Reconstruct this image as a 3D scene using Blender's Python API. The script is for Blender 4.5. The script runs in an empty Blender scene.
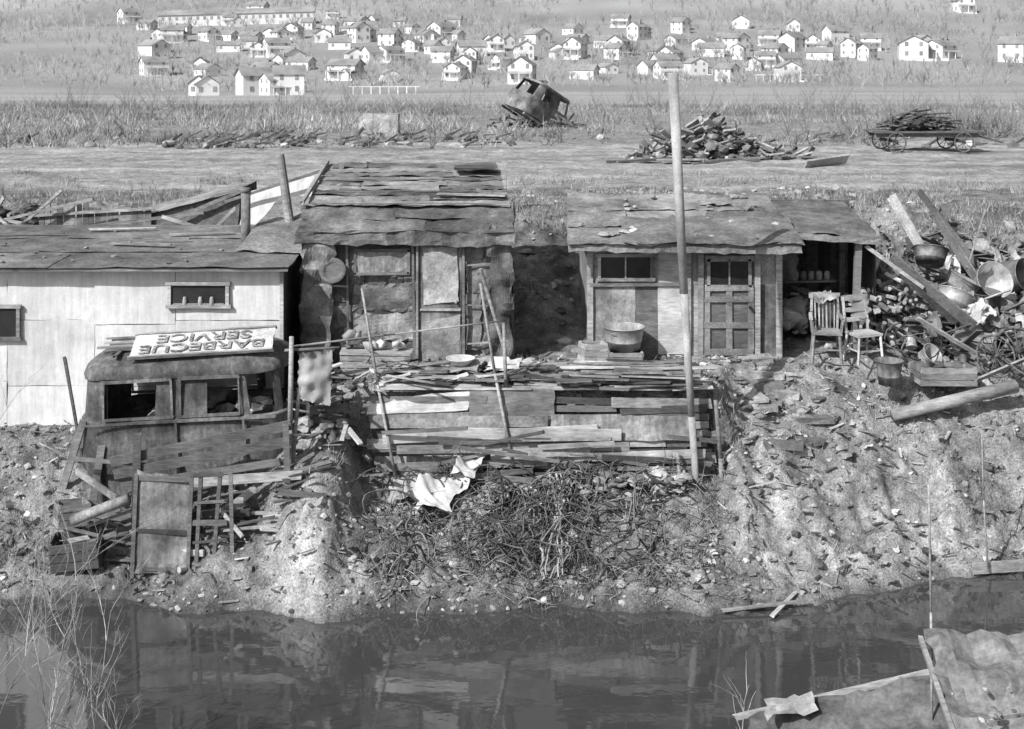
import bpy, bmesh, math, random
import numpy as np
from mathutils import Vector, Matrix, noise
random.seed(7); np.random.seed(7)
R=random.uniform
sc=bpy.context.scene
# ---------------------------------------------------------------- materials
def M(name,c,var=.35,scale=5,rough=.9,bump=.4,island=.25,st=(1,1,1),stain=.3,metal=0,spec=.25,attr=None,streak=0,fine=0,dist=.03):
    m=bpy.data.materials.new(name); m.use_nodes=True; nt=m.node_tree; N=nt.nodes; L=nt.links
    b=N['Principled BSDF']; b.inputs['Roughness'].default_value=rough; b.inputs['Metallic'].default_value=metal
    b.inputs['Specular IOR Level'].default_value=spec
    tc=N.new('ShaderNodeTexCoord'); mp=N.new('ShaderNodeMapping'); mp.inputs['Scale'].default_value=st
    L.new(tc.outputs['Object'],mp.inputs['Vector'])
    def noi(s,d,src):
        n=N.new('ShaderNodeTexNoise'); n.inputs['Scale'].default_value=s; n.inputs['Detail'].default_value=d
        n.inputs['Roughness'].default_value=.68; L.new(src,n.inputs['Vector']); return n.outputs['Fac']
    def rng(src,a,bb,lo,hi):
        r=N.new('ShaderNodeMapRange'); r.inputs[1].default_value=a; r.inputs[2].default_value=bb
        r.inputs[3].default_value=lo; r.inputs[4].default_value=hi; L.new(src,r.inputs[0]); return r.outputs[0]
    def mul(a,bb,op='MULTIPLY'):
        x=N.new('ShaderNodeMath'); x.operation=op
        for i,s in enumerate((a,bb)):
            if isinstance(s,(int,float)): x.inputs[i].default_value=s
            else: L.new(s,x.inputs[i])
        return x.outputs[0]
    n1=noi(scale,9,mp.outputs[0]); n2=noi(scale*.22,4,tc.outputs['Object'])
    v=mul(rng(n1,.32,.68,1-var,1+var),rng(n2,.35,.65,1-stain,1+stain)); hgt=n1
    if fine:
        n3=noi(scale*5.5,6,tc.outputs['Object']); v=mul(v,rng(n3,.36,.64,1-fine,1+fine)); hgt=mul(n1,mul(n3,.45),'ADD')
    if streak:
        mp2=N.new('ShaderNodeMapping'); mp2.inputs['Scale'].default_value=(6,6,.5); L.new(tc.outputs['Object'],mp2.inputs['Vector'])
        v=mul(v,rng(noi(2.2,6,mp2.outputs[0]),.4,.62,1-streak,1.05))
    if island:
        g=N.new('ShaderNodeNewGeometry'); v=mul(v,rng(g.outputs['Random Per Island'],0,1,1-island,1+island))
    if attr:
        a=N.new('ShaderNodeAttribute'); a.attribute_name=attr; v=mul(v,a.outputs['Fac'])
    else: v=mul(v,c)
    mn=N.new('ShaderNodeMath'); mn.operation='MINIMUM'; mn.inputs[1].default_value=.82; L.new(v,mn.inputs[0])
    L.new(mn.outputs[0],b.inputs['Base Color'])
    if bump:
        bp=N.new('ShaderNodeBump'); bp.inputs['Strength'].default_value=bump; bp.inputs['Distance'].default_value=dist
        L.new(hgt,bp.inputs['Height']); L.new(bp.outputs[0],b.inputs['Normal'])
    return m
wood=M('weathered_wood',.26,.4,6,st=(1,5,5),island=.5,stain=.4)
woodl=M('pale_wood',.42,.3,6,st=(1,5,5),island=.35,stain=.3)
woodd=M('dark_wood',.11,.4,6,st=(1,5,5),island=.5)
polem=M('pale_pole',.34,.25,5,st=(1,1,.3),island=.1,fine=.15)
tar=M('tar_paper',.13,.45,4,rough=.75,island=.4,stain=.45,fine=.25)
tarf=M('flat_tar_roofing',.17,.35,3,rough=.8,island=.15,stain=.4,fine=.3,bump=.3)
tarl=M('faded_roofing',.24,.35,5,rough=.85,island=.28,stain=.4,fine=.25)
panel=M('whitewashed_board',.62,.10,4,island=.06,stain=.14,streak=.12,bump=.15,fine=.05)
tin=M('rusty_tin',.20,.5,3,rough=.6,island=.4,metal=0,streak=.3,stain=.5,fine=.25)
tinl=M('galvanised_tin',.36,.3,6,rough=.5,island=.25,metal=.2,fine=.2)
pane=M('window_glass',.03,.3,3,rough=.15,bump=.05,island=0,spec=.5)
carp=M('car_body_paint',.13,.5,3,rough=.65,island=0,stain=.55,streak=.35,bump=.3,fine=.3)
cloth=M('white_cloth',.50,.12,6,island=.15,stain=.2,bump=.2,fine=.1)
clothg=M('grey_cloth',.30,.2,6,island=.3)
rockm=M('rock',.25,.35,9,island=.5,fine=.25)
rockl=M('pale_rock',.38,.25,9,island=.35,fine=.15)
twig=M('dry_twig',.25,.3,12,island=.5)
twigd=M('dark_scrub',.13,.3,12,island=.5)
twigl=M('pale_twig',.34,.3,12,island=.5,bump=0)
grass=M('dry_grass',.29,.2,3,island=.55,bump=0,stain=.35)
brushm=M('dry_brush',.29,.3,.5,island=.5,bump=0,stain=.45)
wirem=M('wire',.12,.4,12,island=.7)
farroof=M('far_roof_hazed',.25,.1,.5,island=.4,bump=0)  # roof colour lightened to stand in for aerial haze
farwall=M('far_white_wall_hazed',.66,.05,.02,island=.2,bump=0,stain=.3)  # white walls, with distance haze put into the base colour
farwin=M('far_window_hazed',.28,.1,1,island=0,bump=0)  # panes kept pale and low in contrast, haze painted into the colour
fartree=M('far_bare_tree_hazed',.31,.1,.2,island=.3,bump=0)  # bare trees paled in the base colour to imitate haze
signm=M('sign_white',.55,.25,8,island=0,stain=.25,fine=.3)
letter=M('sign_letter',.22,.8,9,island=0,fine=.6)
rope=M('rope',.27,.2,20,island=.4)
# ---------------------------------------------------------------- mesh builder
bm=bmesh.new(); bmesh.ops.create_icosphere(bm,subdivisions=2,radius=1)
ICOV=[v.co.copy() for v in bm.verts]; ICOF=[[v.index for v in f.verts] for f in bm.faces]; bm.free()
bm=bmesh.new(); bmesh.ops.create_icosphere(bm,subdivisions=1,radius=1)
ICOV1=[v.co.copy() for v in bm.verts]; ICOF1=[[v.index for v in f.verts] for f in bm.faces]; bm.free()
class MB:
    def __init__(s): s.v=[];s.f=[];s.m=[]
    def add(s,vs,fs,mi=0):
        o=len(s.v); s.v+= [tuple(v) for v in vs]; s.f+=[[i+o for i in f] for f in fs]; s.m+=[mi]*len(fs)
    def beam(s,p,q,w,t,up=(0,0,1),mi=0,j=.006):
        p=Vector(p);q=Vector(q);d=(q-p).normalized();u=Vector(up)
        a=d.cross(u)
        if a.length<.05: a=d.cross(Vector((1,.1,0)))
        a.normalize(); b=a.cross(d)
        vs=[]
        for c in (p,q):
            for (i,k) in ((-1,-1),(1,-1),(1,1),(-1,1)):
                vs.append(c+a*(i*w/2+R(-j,j))+b*(k*t/2)+d*R(-j,j)*3)
        s.add(vs,[[0,3,2,1],[4,5,6,7],[0,1,5,4],[1,2,6,5],[2,3,7,6],[3,0,4,7]],mi)
    def box(s,c,sz,rz=0,mi=0,j=0):
        c=Vector(c);Mx=Matrix.Rotation(rz,3,'Z');vs=[]
        for z in(-1,1):
            for (i,k) in ((-1,-1),(1,-1),(1,1),(-1,1)):
                vs.append(c+Mx@Vector((i*sz[0]/2+R(-j,j),k*sz[1]/2+R(-j,j),z*sz[2]/2+R(-j,j))))
        s.add(vs,[[0,3,2,1],[4,5,6,7],[0,1,5,4],[1,2,6,5],[2,3,7,6],[3,0,4,7]],mi)
    def tube(s,p,q,r1,r2=None,n=10,mi=0,cap=True):
        r2=r1 if r2 is None else r2
        p=Vector(p);q=Vector(q);d=(q-p).normalized();a=d.cross(Vector((0,0,1)))
        if a.length<.05:a=d.cross(Vector((1,0,0)))
        a.normalize();b=d.cross(a);vs=[]
        for c,r in((p,r1),(q,r2)):
            for i in range(n):
                t=2*math.pi*i/n; vs.append(c+a*math.cos(t)*r+b*math.sin(t)*r)
        fs=[[i,(i+1)%n,n+(i+1)%n,n+i] for i in range(n)]
        if cap: fs+=[list(range(n))[::-1],list(range(n,2*n))]
        s.add(vs,fs,mi)
    def grid(s,A,B,C,D,nu=8,nv=6,amp=.02,mi=0,edge=.01,f=1.7):
        A,B,C,D=map(Vector,(A,B,C,D)); nn=(B-A).cross(D-A).normalized(); sd=R(0,99);vs=[]
        for j in range(nv+1):
            for i in range(nu+1):
                u=i/nu;w=j/nv; p=A.lerp(B,u).lerp(D.lerp(C,u),w)
                p=p+nn*amp*noise.noise(p*f+Vector((sd,0,sd)))*1.6
                if i in(0,nu) or j in(0,nv): p=p+Vector((R(-edge,edge),R(-edge,edge),R(-edge,edge)))
                vs.append(p)
        fs=[[j*(nu+1)+i,j*(nu+1)+i+1,(j+1)*(nu+1)+i+1,(j+1)*(nu+1)+i] for j in range(nv) for i in range(nu)]
        s.add(vs,fs,mi)
    def lathe(s,c,prof,n=24,mi=0,rot=None,sy=1):
        c=Vector(c);vs=[]
        for r,z in prof:
            for i in range(n):
                t=2*math.pi*i/n; p=Vector((r*math.cos(t),sy*r*math.sin(t),z))
                if rot: p=rot@p
                vs.append(c+p)
        k=len(prof)
        s.add(vs,[[j*n+i,j*n+(i+1)%n,(j+1)*n+(i+1)%n,(j+1)*n+i] for j in range(k-1) for i in range(n)],mi)
    def rock(s,c,r,sq=.6,mi=0,lo=False,rg=.55):
        c=Vector(c);sd=Vector((R(0,99),R(0,99),0));sx=R(.7,1.4);Mx=Matrix.Rotation(R(0,6),3,'Z')@Matrix.Rotation(R(-.4,.4),3,'X')
        V,F=(ICOV1,ICOF1) if lo else (ICOV,ICOF)
        s.add([c+Mx@Vector((v.x*sx,v.y,v.z*sq))*r*(1+rg*noise.noise(v*1.3+sd)+(R(-.22,.22) if lo else 0)) for v in V],F,mi)
    def obj(s,name,mats,parent=None,smooth=False):
        me=bpy.data.meshes.new(name);me.from_pydata(s.v,[],s.f)
        for m in (mats if isinstance(mats,(list,tuple)) else [mats]): me.materials.append(m)
        me.polygons.foreach_set('material_index',s.m)
        if smooth: me.polygons.foreach_set('use_smooth',[True]*len(s.f))
        me.update(); o=bpy.data.objects.new(name,me); sc.collection.objects.link(o)
        if parent:o.parent=parent
        return o
def empty(name):
    e=bpy.data.objects.new(name,None); sc.collection.objects.link(e); e.empty_display_size=.1; return e
def curves(name,splines,mat,bev=1.0,parent=None,res=1):
    cu=bpy.data.curves.new(name,'CURVE');cu.dimensions='3D';cu.bevel_depth=bev;cu.bevel_resolution=res;cu.resolution_u=1
    for pts,rad in splines:
        sp=cu.splines.new('POLY');sp.points.add(len(pts)-1)
        for i,p in enumerate(pts):
            sp.points[i].co=(p[0],p[1],p[2],1); sp.points[i].radius=rad[i] if hasattr(rad,'__len__') else rad
    cu.materials.append(mat);o=bpy.data.objects.new(name,cu);sc.collection.objects.link(o)
    if parent:o.parent=parent
    return o
# ---------------------------------------------------------------- terrain
SX=[-40,-12,-6.5,-5,-3,-1.6,0.5,2.9,4,5,7,40];SY=[16.6,16.5,16.6,16.5,16.05,16.0,16.35,16.1,16.4,17.0,17.5,17.8]
TX=[-40,-3.7,-3.2,-2,6,9,40];TZ=[1.42,1.42,2.0,2.2,2.2,2.1,2.0]
YX=[-40,-4,-3,-2.2,2.8,3.4,5,9,40];YT=[18.9,18.9,19.0,18.75,18.75,20.0,20.3,20.1,20]
BX=[-40,-8,-3.4,0,1.2,5,9,40];BY=[22.4,22.4,22.6,20.5,20.5,22.2,22.6,22.5]
PY=[28,45,75,110,150,200,265,325,360,400,440,480,560,640,700,900,1300,1800]
PZ=[3.68,3.68,3.6,2.4,1.25,-.2,-1.6,-1.2,1.0,4.6,8.4,11.8,20,30,39,82,160,180]
def ss(a,b,x):
    t=min(1,max(0,(x-a)/(b-a)));return t*t*(3-2*t)
def H(x,y):
    f=noise.noise
    ys=float(np.interp(x,SX,SY))+.28*f(Vector((x*1.1,3,0)))+.1*f(Vector((x*4,9,0)))
    yn=float(np.interp(x,[-8,-5.6,-4.6],[14.3,13.9,12.5]))
    if y<yn:
        return min((yn-y)*.33,4.1)+.06*f(Vector((x*2,y*2,1)))-.02
    if y<ys:
        d=min(ys-y,y-yn); return -min(d*.6,.9)-.02
    T=float(np.interp(x,TX,TZ));yt=float(np.interp(x,YX,YT));yb=float(np.interp(x,BX,BY))
    if y<yt:
        t=(y-ys)/(yt-ys); z=T*t**1.0
        w=ss(-2.5,-2.0,x)*(1-ss(2.85,3.2,x))
        if w>0:
            zc=1.0*min(1,(y-ys)/(18.3-ys))**.9 if y<18.45 else 1.0+(T-1.0)*min(1,(y-18.45)/.12)
            z=z*(1-w)+zc*w
        n=(.22*f(Vector((x*1.2,y*1.2,4)))+.16*f(Vector((x*3,y*3,5)))+.08*f(Vector((x*7,y*7,5)))+.05*f(Vector((x*15,y*15,2))))*min(1,t*5+.15)*min(1,(1-t)*4+.2)
        z+=n*(1 if y<18.3 or w<.5 else .2)
        z+=.35*math.exp(-((x+2.7)/.55)**2)*math.sin(math.pi*min(1,t))
        return max(z,.0+.02*t)
    if y<yb: return T+.04*f(Vector((x*2,y*2,6)))+.02*f(Vector((x*12,y*12,5)))+(y-yt)*.015
    z0=T+(yb-yt)*.015
    ytop=27.8+1.6*f(Vector((x*.25,7,0)))+.6*f(Vector((x*.9,7,4)))
    if y<ytop:
        t=(y-yb)/(ytop-yb);z=z0+(3.68-z0)*(t*t*(3-2*t)*.6+t*.4)+(.36*f(Vector((x*.8,y*.8,3)))+.2*abs(f(Vector((x*1.8,y*1.8,3)))))*math.sin(math.pi*t)
        return z+.12*f(Vector((x*3,y*3,6)))*min(1,t*4)+.05*f(Vector((x*10,y*10,6)))
    z=float(np.interp(y,PY,PZ))
    z+=.09*f(Vector((x*.5,y*.5,8)))+(.05*f(Vector((x*2,y*2,8))) if y<60 else 0)
    if y>150: z+=(y-150)*.012*f(Vector((x*.008,y*.004,3)))*min(1,(y-150)/150)
    if y>600: z+=(y-600)*.09*f(Vector((x*.0025,1,0)))+(y-600)*.03*f(Vector((x*.012,y*.006,0)))
    return z
def axis(segs):
    out=[]
    for a,b,n in segs: out+=list(np.linspace(a,b,n,endpoint=False))
    return out
xs=axis([(-1300,-300,30),(-300,-60,40),(-60,-14,60),(-14,-9.5,45),(-9.5,9.5,420),(9.5,14,45),(14,60,60),(60,300,40),(300,1300,30)])+[1300]
yy=axis([(-60,0,8),(0,12,20),(12,16,30),(16,20.4,130),(20.4,30,130),(30,60,120),(60,150,50),(150,400,50),(400,800,60),(800,1800,20)])+[1800]
def tone(x,y,z):
    f=noise.noise
    n=f(Vector((x*.5,y*.5,2)));n2=f(Vector((x*1.6,y*1.6,7)));n3=f(Vector((x*4,y*4,7)))
    if y<16.2 and z<0: return .1
    if y<16: return .25
    if y<22:
        a=.24+.12*n+.15*n2+.12*n3
        if z<.2: a*=.4+ z*3
        if z<.0: a=.08
        a+=.15*max(0,1-abs(x+2.7)/.8)
        if x>3.2: a+=.07
        return max(.07,a)
    if y<31: return max(.07,.21+.18*n2+.14*n+.14*n3)
    if y<47:
        return max(.15,.34+.18*f(Vector((x*.1,y*.9,2)))+.10*n2+.06*f(Vector((x*.3,y*3,2))))
    if y<110: return .27+.06*n
    if y<265: return .36+.08*f(Vector((x*.01,y*.06,2)))  # from here outward the ground colour is lightened to stand for haze
    if y<540: return .30+.08*f(Vector((x*.03,y*.03,2)))
    return max(.15,.31+.16*f(Vector((x*.01+y*.006,y*.012,2)))+.07*f(Vector((x*.04,y*.03,2))))
V=[];C=[]
for y in yy:
    for x in xs:
        z=H(x,y);V.append((x,y,z));C.append(tone(x,y,z))
nx=len(xs);F=[[j*nx+i,j*nx+i+1,(j+1)*nx+i+1,(j+1)*nx+i] for j in range(len(yy)-1) for i in range(nx-1)]
me=bpy.data.meshes.new('ground');me.from_pydata(V,[],F)
at=me.attributes.new('tone','FLOAT','POINT');at.data.foreach_set('value',C)
me.polygons.foreach_set('use_smooth',[True]*len(F))
me.materials.append(M('earth',1,.4,7,island=0,attr='tone',bump=1,stain=.2,fine=.45,dist=.06))
g=bpy.data.objects.new('ground',me);sc.collection.objects.link(g)
# water
wm=bpy.data.materials.new('water');wm.use_nodes=True;nt=wm.node_tree;b=nt.nodes['Principled BSDF']
b.inputs['Base Color'].default_value=(.055,.055,.055,1);b.inputs['Roughness'].default_value=.04;b.inputs['Specular IOR Level'].default_value=1.0;b.inputs['IOR'].default_value=1.6
tc=nt.nodes.new('ShaderNodeTexCoord');mp=nt.nodes.new('ShaderNodeMapping');mp.inputs['Scale'].default_value=(1,1.6,1)
n=nt.nodes.new('ShaderNodeTexNoise');n.inputs['Scale'].default_value=2.2;n.inputs['Detail'].default_value=3
bp=nt.nodes.new('ShaderNodeBump');bp.inputs['Strength'].default_value=.12;bp.inputs['Distance'].default_value=.02
nt.links.new(tc.outputs['Object'],mp.inputs[0]);nt.links.new(mp.outputs[0],n.inputs['Vector']);nt.links.new(n.outputs[0],bp.inputs['Height']);nt.links.new(bp.outputs[0],b.inputs['Normal'])
w=MB();w.add([(-300,11,0),(300,11,0),(300,18.6,0),(-300,18.6,0)],[[0,1,2,3]]);w.obj('river_water',wm)
# ---------------------------------------------------------------- helpers
def window(mb_f,mb_p,x0,x1,z0,z1,y,div=1,fr=.05):
    mb_p.box(((x0+x1)/2,y-.01,(z0+z1)/2),(x1-x0,.02,z1-z0))
    for z in(z0,z1): mb_f.beam((x0-fr,y-.035,z),(x1+fr,y-.035,z),fr,.05,(0,1,0),j=.003)
    for i in range(div+2):
        x=x0+(x1-x0)*i/(div+1); mb_f.beam((x,y-.03,z0+fr/2),(x,y-.03,z1-fr/2),fr if i in(0,div+1) else .022,.04,(0,1,0),j=.002)
def patches(mb,x0,x1,z0,z1,y,n,wr,hr,mats,dy=.012):
    for k in range(n):
        w=R(*wr);h=R(*hr);cx=R(x0,x1);cz=R(z0,z1)
        a=max(x0,cx-w/2);b_=min(x1,cx+w/2);c=max(z0,cz-h/2);d=min(z1,cz+h/2)
        if b_-a<.1 or d-c<.1: continue
        yy_=y-.006-dy*(k%5)-R(0,.006);t=R(-.03,.03)
        mb.grid((a,yy_,c+t),(b_,yy_,c-t),(b_,yy_-R(0,.02),d-t),(a,yy_-R(0,.02),d+t),8,8,.018,random.choice(mats),.018,3)
def courses(mb,x0a,x1a,y0,z0,x0b,x1b,y1,z1,n,pw,mats,amp=.015,lift=.02,edge=.02):
    for k in range(n):
        t0=k/n-.02;t1=(k+1)/n+.03
        A0=x0a+(x0b-x0a)*t0;A1=x1a+(x1b-x1a)*t0;B0=x0a+(x0b-x0a)*t1;B1=x1a+(x1b-x1a)*t1
        u=0;i=0
        while u<1:
            du=R(*pw)/(x1a-x0a);u2=min(1,u+du)
            if 1-u2<.08:u2=1
            ya=y0+(y1-y0)*t0;za=z0+(z1-z0)*t0;yb_=y0+(y1-y0)*t1;zb=z0+(z1-z0)*t1
            l=lift*R(.7,1.4)+.006*(i%2);m_=random.choice(mats);jy=min(.03,edge*1.5)
            mb.grid((A0+(A1-A0)*u-.02,ya+R(-jy,jy),za+l),(A0+(A1-A0)*u2+.02,ya+R(-jy,jy),za+l),
                    (B0+(B1-B0)*u2+.02,yb_,zb+.004),(B0+(B1-B0)*u-.02,yb_,zb+.004),10,3,amp,m_,edge,2.5)
            u=u2;i+=1
def tubo(name,c,r1,r2,h,mat,tilt=0,handles=True,parent=None):
    mb=MB()
    mb.lathe((0,0,0),[(0.001,.01),(r1,.01),(r1*1.02,0),(r1+(r2-r1)*.35,h*.35),(r1+(r2-r1)*.37+.006,h*.36),(r1+(r2-r1)*.4,h*.38),(r2,h),(r2+.015,h+.005),(r2+.012,h-.012),(r2-.01,h-.01),(r1-.01,.02),(0.001,.02)],28)
    if handles:
        for s in(-1,1):
            for a in range(6):
                t0=math.pi*a/6;t1=math.pi*(a+1)/6
                mb.tube((s*(r2+.01+.03*math.sin(t0)),.05*math.cos(t0),h*.85),(s*(r2+.01+.03*math.sin(t1)),.05*math.cos(t1),h*.85),.006,n=5)
    o=mb.obj(name,mat,parent,True);o.location=c;o.rotation_euler=(tilt,0,R(0,3));return o
def crate(name,c,sz,rz=0,mat=wood,slats=3):
    mb=MB();x,y,z=sz
    for sx in(-1,1):
        for sy in(-1,1): mb.box((sx*(x/2-.02),sy*(y/2-.02),z/2),(.035,.035,z))
    h=z/slats
    for k in range(slats):
        zc=h*(k+.5)
        for s in(-1,1):
            mb.beam((-x/2,s*y/2,zc),(x/2,s*y/2,zc),h*.86,.014,(0,1,0)); mb.beam((s*x/2,-y/2+.01,zc),(s*x/2,y/2-.01,zc),h*.86,.014,(1,0,0))
    mb.box((0,0,.02),(x*.94,y*.94,.02)); o=mb.obj(name,mat);o.location=c;o.rotation_euler=(R(-.09,.09),R(-.09,.09),rz);return o
def chair(c,rz,arms,s=1):
    mb=MB()
    mb.box((0,0,.44),(.44,.42,.035),j=.008)
    for x in(-1,1):
        mb.beam((x*.19,-.18,.43),(x*.22,-.21,0),.035,.035);mb.beam((x*.18,.17,.43),(x*.21,.24,0),.035,.035)
        mb.beam((x*.2,-.19,.2),(x*.2,.2,.2),.022,.022)
        pts=[(x*.19,.18,.44),(x*.205,.22,.7),(x*.2,.28,.96)]
        for a,b_ in zip(pts,pts[1:]): mb.beam(a,b_,.035,.03)
        if arms:
            mb.beam((x*.24,-.16,.66),(x*.22,.22,.68),.05,.025);mb.beam((x*.22,-.15,.45),(x*.24,-.15,.65),.025,.025)
            mb.beam((x*.22,0,.45),(x*.24,0,.65),.02,.02)
    mb.beam((-.2,-.195,.2),(.2,-.195,.2),.02,.02);mb.beam((-.2,.21,.24),(.2,.21,.24),.02,.02)
    mb.beam((-.23,.285,.95),(.23,.285,.95),.09,.025,(0,1,0))
    if arms:
        for k in range(6): mb.beam((-.14+.056*k,.19,.46),(-.15+.06*k,.275,.92),.018,.015)
    else:
        for z in(.62,.77): mb.beam((-.2,.2+(z-.5)*.15,z),(.2,.2+(z-.5)*.15,z),.07,.018,(0,1,0))
    o=mb.obj('wooden_chair',[woodl if not arms else wood]);o.location=c;o.rotation_euler=(0,0,rz);o.scale=(s,s,s);return o
def wheel(name,c,r,rot,mat,sp=12,tr=.03,parent=None):
    mb=MB();n=28
    P=[(r*math.cos(2*math.pi*i/n),r*math.sin(2*math.pi*i/n),0) for i in range(n)]
    for i in range(n): mb.tube(P[i],P[(i+1)%n],tr,n=6,cap=False)
    for k in range(sp):
        t=2*math.pi*k/sp; mb.tube((0,0,0),(r*math.cos(t),r*math.sin(t),0),tr*.4,n=5)
    mb.tube((0,0,-.06),(0,0,.06),tr*1.8,n=10)
    o=mb.obj(name,mat,parent,True);o.location=c;o.rotation_euler=rot;return o
UP=(0,1,0)
# ---------------------------------------------------------------- SHACK A (white panels)
A=empty('white_panel_shack')
mb=MB();mb.box((-6.72,20.9,2.55),(6.5,3.1,2.35));mb.obj('core_walls',tar,A)
mb=MB();edges=[-10,-9.0,-8.1,-7.5,-6.2,-5.0,-3.44]
for a,b_ in zip(edges,edges[1:]):
    zs=[1.1,R(2.0,2.2),R(2.85,3.0),3.78]
    for z0,z1 in zip(zs,zs[1:]):
        yv=19.33-R(0,.015);t=R(-.012,.012)
        mb.grid((a+.004,yv,z0),(b_-.004,yv,z0+t),(b_-.004,yv-R(0,.015),z1-.006+t),(a+.004,yv-R(0,.015),z1-.006),10,6,.014,0,.004,1.5)
mb.obj('wall_panels',panel,A)
mb=MB()
mb.beam((-10,19.28,3.77),(-3.4,19.28,3.75),.05,.03,UP);mb.beam((-3.42,19.3,1.2),(-3.42,19.3,3.75),.06,.05,UP)
mb.obj('battens',woodl,A)
f=MB();p=MB();window(f,p,-5.08,-4.22,3.2,3.54,19.30,0,.05);window(f,p,-8.0,-7.32,2.72,3.2,19.30,0,.05)
f.obj('window_frames',wood,A);p.obj('window_panes',pane,A)
mb=MB()
for x in(-4.85,-4.62,-4.45): mb.lathe((x,19.27,3.225),[(.03,0),(.035,.05),(.025,.11),(.012,.12)],12)
mb.beam((-5.02,19.27,3.225),(-4.28,19.27,3.225),.02,.04);mb.obj('window_jars',clothg,A)
mb=MB();courses(mb,-10.1,-3.3,19.12,3.80,-10.1,-3.3,22.6,3.94,3,(2.2,3.6),[0,0,0,1],.018,.008,.006);mb.box((-6.7,20.85,3.77),(6.75,3.4,.05),j=.01)
mb.grid((-4.3,20.2,3.9),(-3.25,20.0,3.86),(-3.2,22.4,4.5),(-4.0,22.5,4.45),8,8,.03,0,.02)
for k in range(6):
    x=R(-9,-5.6);y_=R(19.7,22);mb.beam((x,y_,3.86+(y_-19.2)*.04),(x+R(.5,1.6),y_+R(-.2,.2),3.86+(y_-19.2)*.04),R(.04,.1),.02,mi=2)
for k in range(26): 
    y_=R(19.3,22);mb.rock((R(-9,-3.6),y_,3.83+(y_-19.2)*.04),R(.02,.05),.5,mi=3,lo=True)
mb.beam((-10,19.1,3.775),(-3.3,19.1,3.77),.045,.03,UP,mi=2)
mb.obj('roof',[tarf,tarl,wood,rockm],A)
mb=MB();mb.tube((-4.3,21,3.7),(-4.3,21,4.76),.075,n=14);mb.tube((-4.3,21,4.7),(-4.3,21,4.78),.085,n=14);mb.obj('stovepipe',tin,A,True)
mb=MB();mb.tube((-3.42,21.3,2.6),(-3.82,21.4,5.28),.085,.07,n=12);mb.obj('wooden_pole',wood)
# yard sheds behind A
mb=MB()
mb.grid((-6.8,24,2.8),(-5.15,24,2.8),(-5.0,24,4.40),(-6.8,24.1,3.95),8,6,.04,0);mb.grid((-6.85,24,3.96),(-5.0,23.9,4.42),(-4.9,24.9,4.5),(-6.7,25.0,4.1),8,6,.04,2)
mb.grid((-5.15,24,2.8),(-4.9,24.9,2.8),(-4.9,24.9,4.5),(-5.0,24,4.45),6,6,.03,0)
mb.beam((-6.9,23.9,3.6),(-5.0,23.9,4.4),.07,.04,UP,1);mb.obj('tar_paper_shed',[tar,wood,tarl])
mb=MB()
mb.grid((-5.0,23.2,3.3),(-3.7,23.1,3.4),(-3.55,23.3,4.75),(-4.75,23.3,4.45),8,6,.03,0);mb.grid((-3.6,23.3,3.4),(-3.1,23.4,3.4),(-3.1,23.5,4.7),(-3.6,23.4,4.8),5,5,.03,0)
mb.beam((-5.1,23.1,4.3),(-3.4,23.1,4.85),.05,.04,UP,1);mb.beam((-6.2,23,4.05),(-4.5,23,3.55),.06,.04,UP,1);mb.beam((-3.4,23,3.4),(-3.0,23,5.0),.08,.05,UP,1)
mb.beam((-5.6,22.9,3.5),(-4.9,23,4.2),.06,.04,UP,1);mb.beam((-5.2,22.9,3.6),(-4.3,23,4.0),.05,.04,UP,1)
mb.obj('scrap_sheet_fence',[panel,wood])
mb=MB()
for i in range(19):
    x=-8.8+i*.115;mb.beam((x,24,2.9),(x+R(-.02,.02),24,4.15+R(-.12,.06)),.105,.02,UP)
mb.beam((-8.9,23.95,3.95),(-6.6,23.95,4.08),.05,.04,UP);mb.obj('board_fence',wood)
mb=MB()
for a,b_ in(((-9.6,24.2,3.0),(-9.2,24.3,4.25)),((-9.3,23.6,3.9),(-7.6,23.6,4.3)),((-9.2,23.8,3.6),(-8.2,23.7,4.45)),((-10,23.8,4.0),(-8.8,23.8,3.8)),((-8,23.2,3.8),(-5.5,23.2,4.1)),((-9.9,23.9,3.4),(-9.3,23.8,4.3)),((-9.5,23.4,4.2),(-8.9,23.4,3.7))): mb.beam(a,b_,.06,.05)
for k in range(20): x=R(-10,-8.8);mb.rock((x,24+R(-.2,.2),3.6+R(0,.5)),R(.08,.2),.7,1,rg=1)
mb.obj('fallen_poles',[wood,tar])
# ---------------------------------------------------------------- SHACK B (patched tar paper)
B=empty('patched_tarpaper_shack')
mb=MB();mb.box((-1.6,21.7,3.1),(2.95,3.3,2.3));mb.grid((-3.09,20.02,4.2),(-.1,20.02,4.2),(-.2,23.3,4.85),(-3.1,23.3,4.85),2,2,0)
mb.add([(-3.08,20.05,4.2),(-3.08,23.3,4.2),(-3.08,23.3,4.9),(-3.08,20.6,4.45)],[[0,1,2,3]]);mb.add([(-.1,20.05,4.2),(-.1,23.3,4.2),(-.1,23.3,4.9),(-.1,20.6,4.45)],[[3,2,1,0]])
mb.add([(-3.08,20.03,4.1),(-.1,20.03,4.1),(-.1,20.03,4.3),(-3.08,20.03,4.3)],[[0,1,2,3]])
mb.obj('core_walls',tar,B)
mb=MB();patches(mb,-3.08,-1.45,2.1,4.28,20.03,56,(.2,.9),(.2,.8),[0,0,0,1])
patches(mb,-.72,-.04,2.1,4.28,20.03,26,(.2,.6),(.3,.9),[0,0,1,1]);patches(mb,-1.5,-.7,4.08,4.3,20.03,3,(.5,.9),(.2,.3),[0])
mb.grid((-2.45,19.94,3.0),(-1.5,19.94,2.98),(-1.48,19.92,3.42),(-2.42,19.92,3.4),10,8,.04,0,.02,4)
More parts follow.
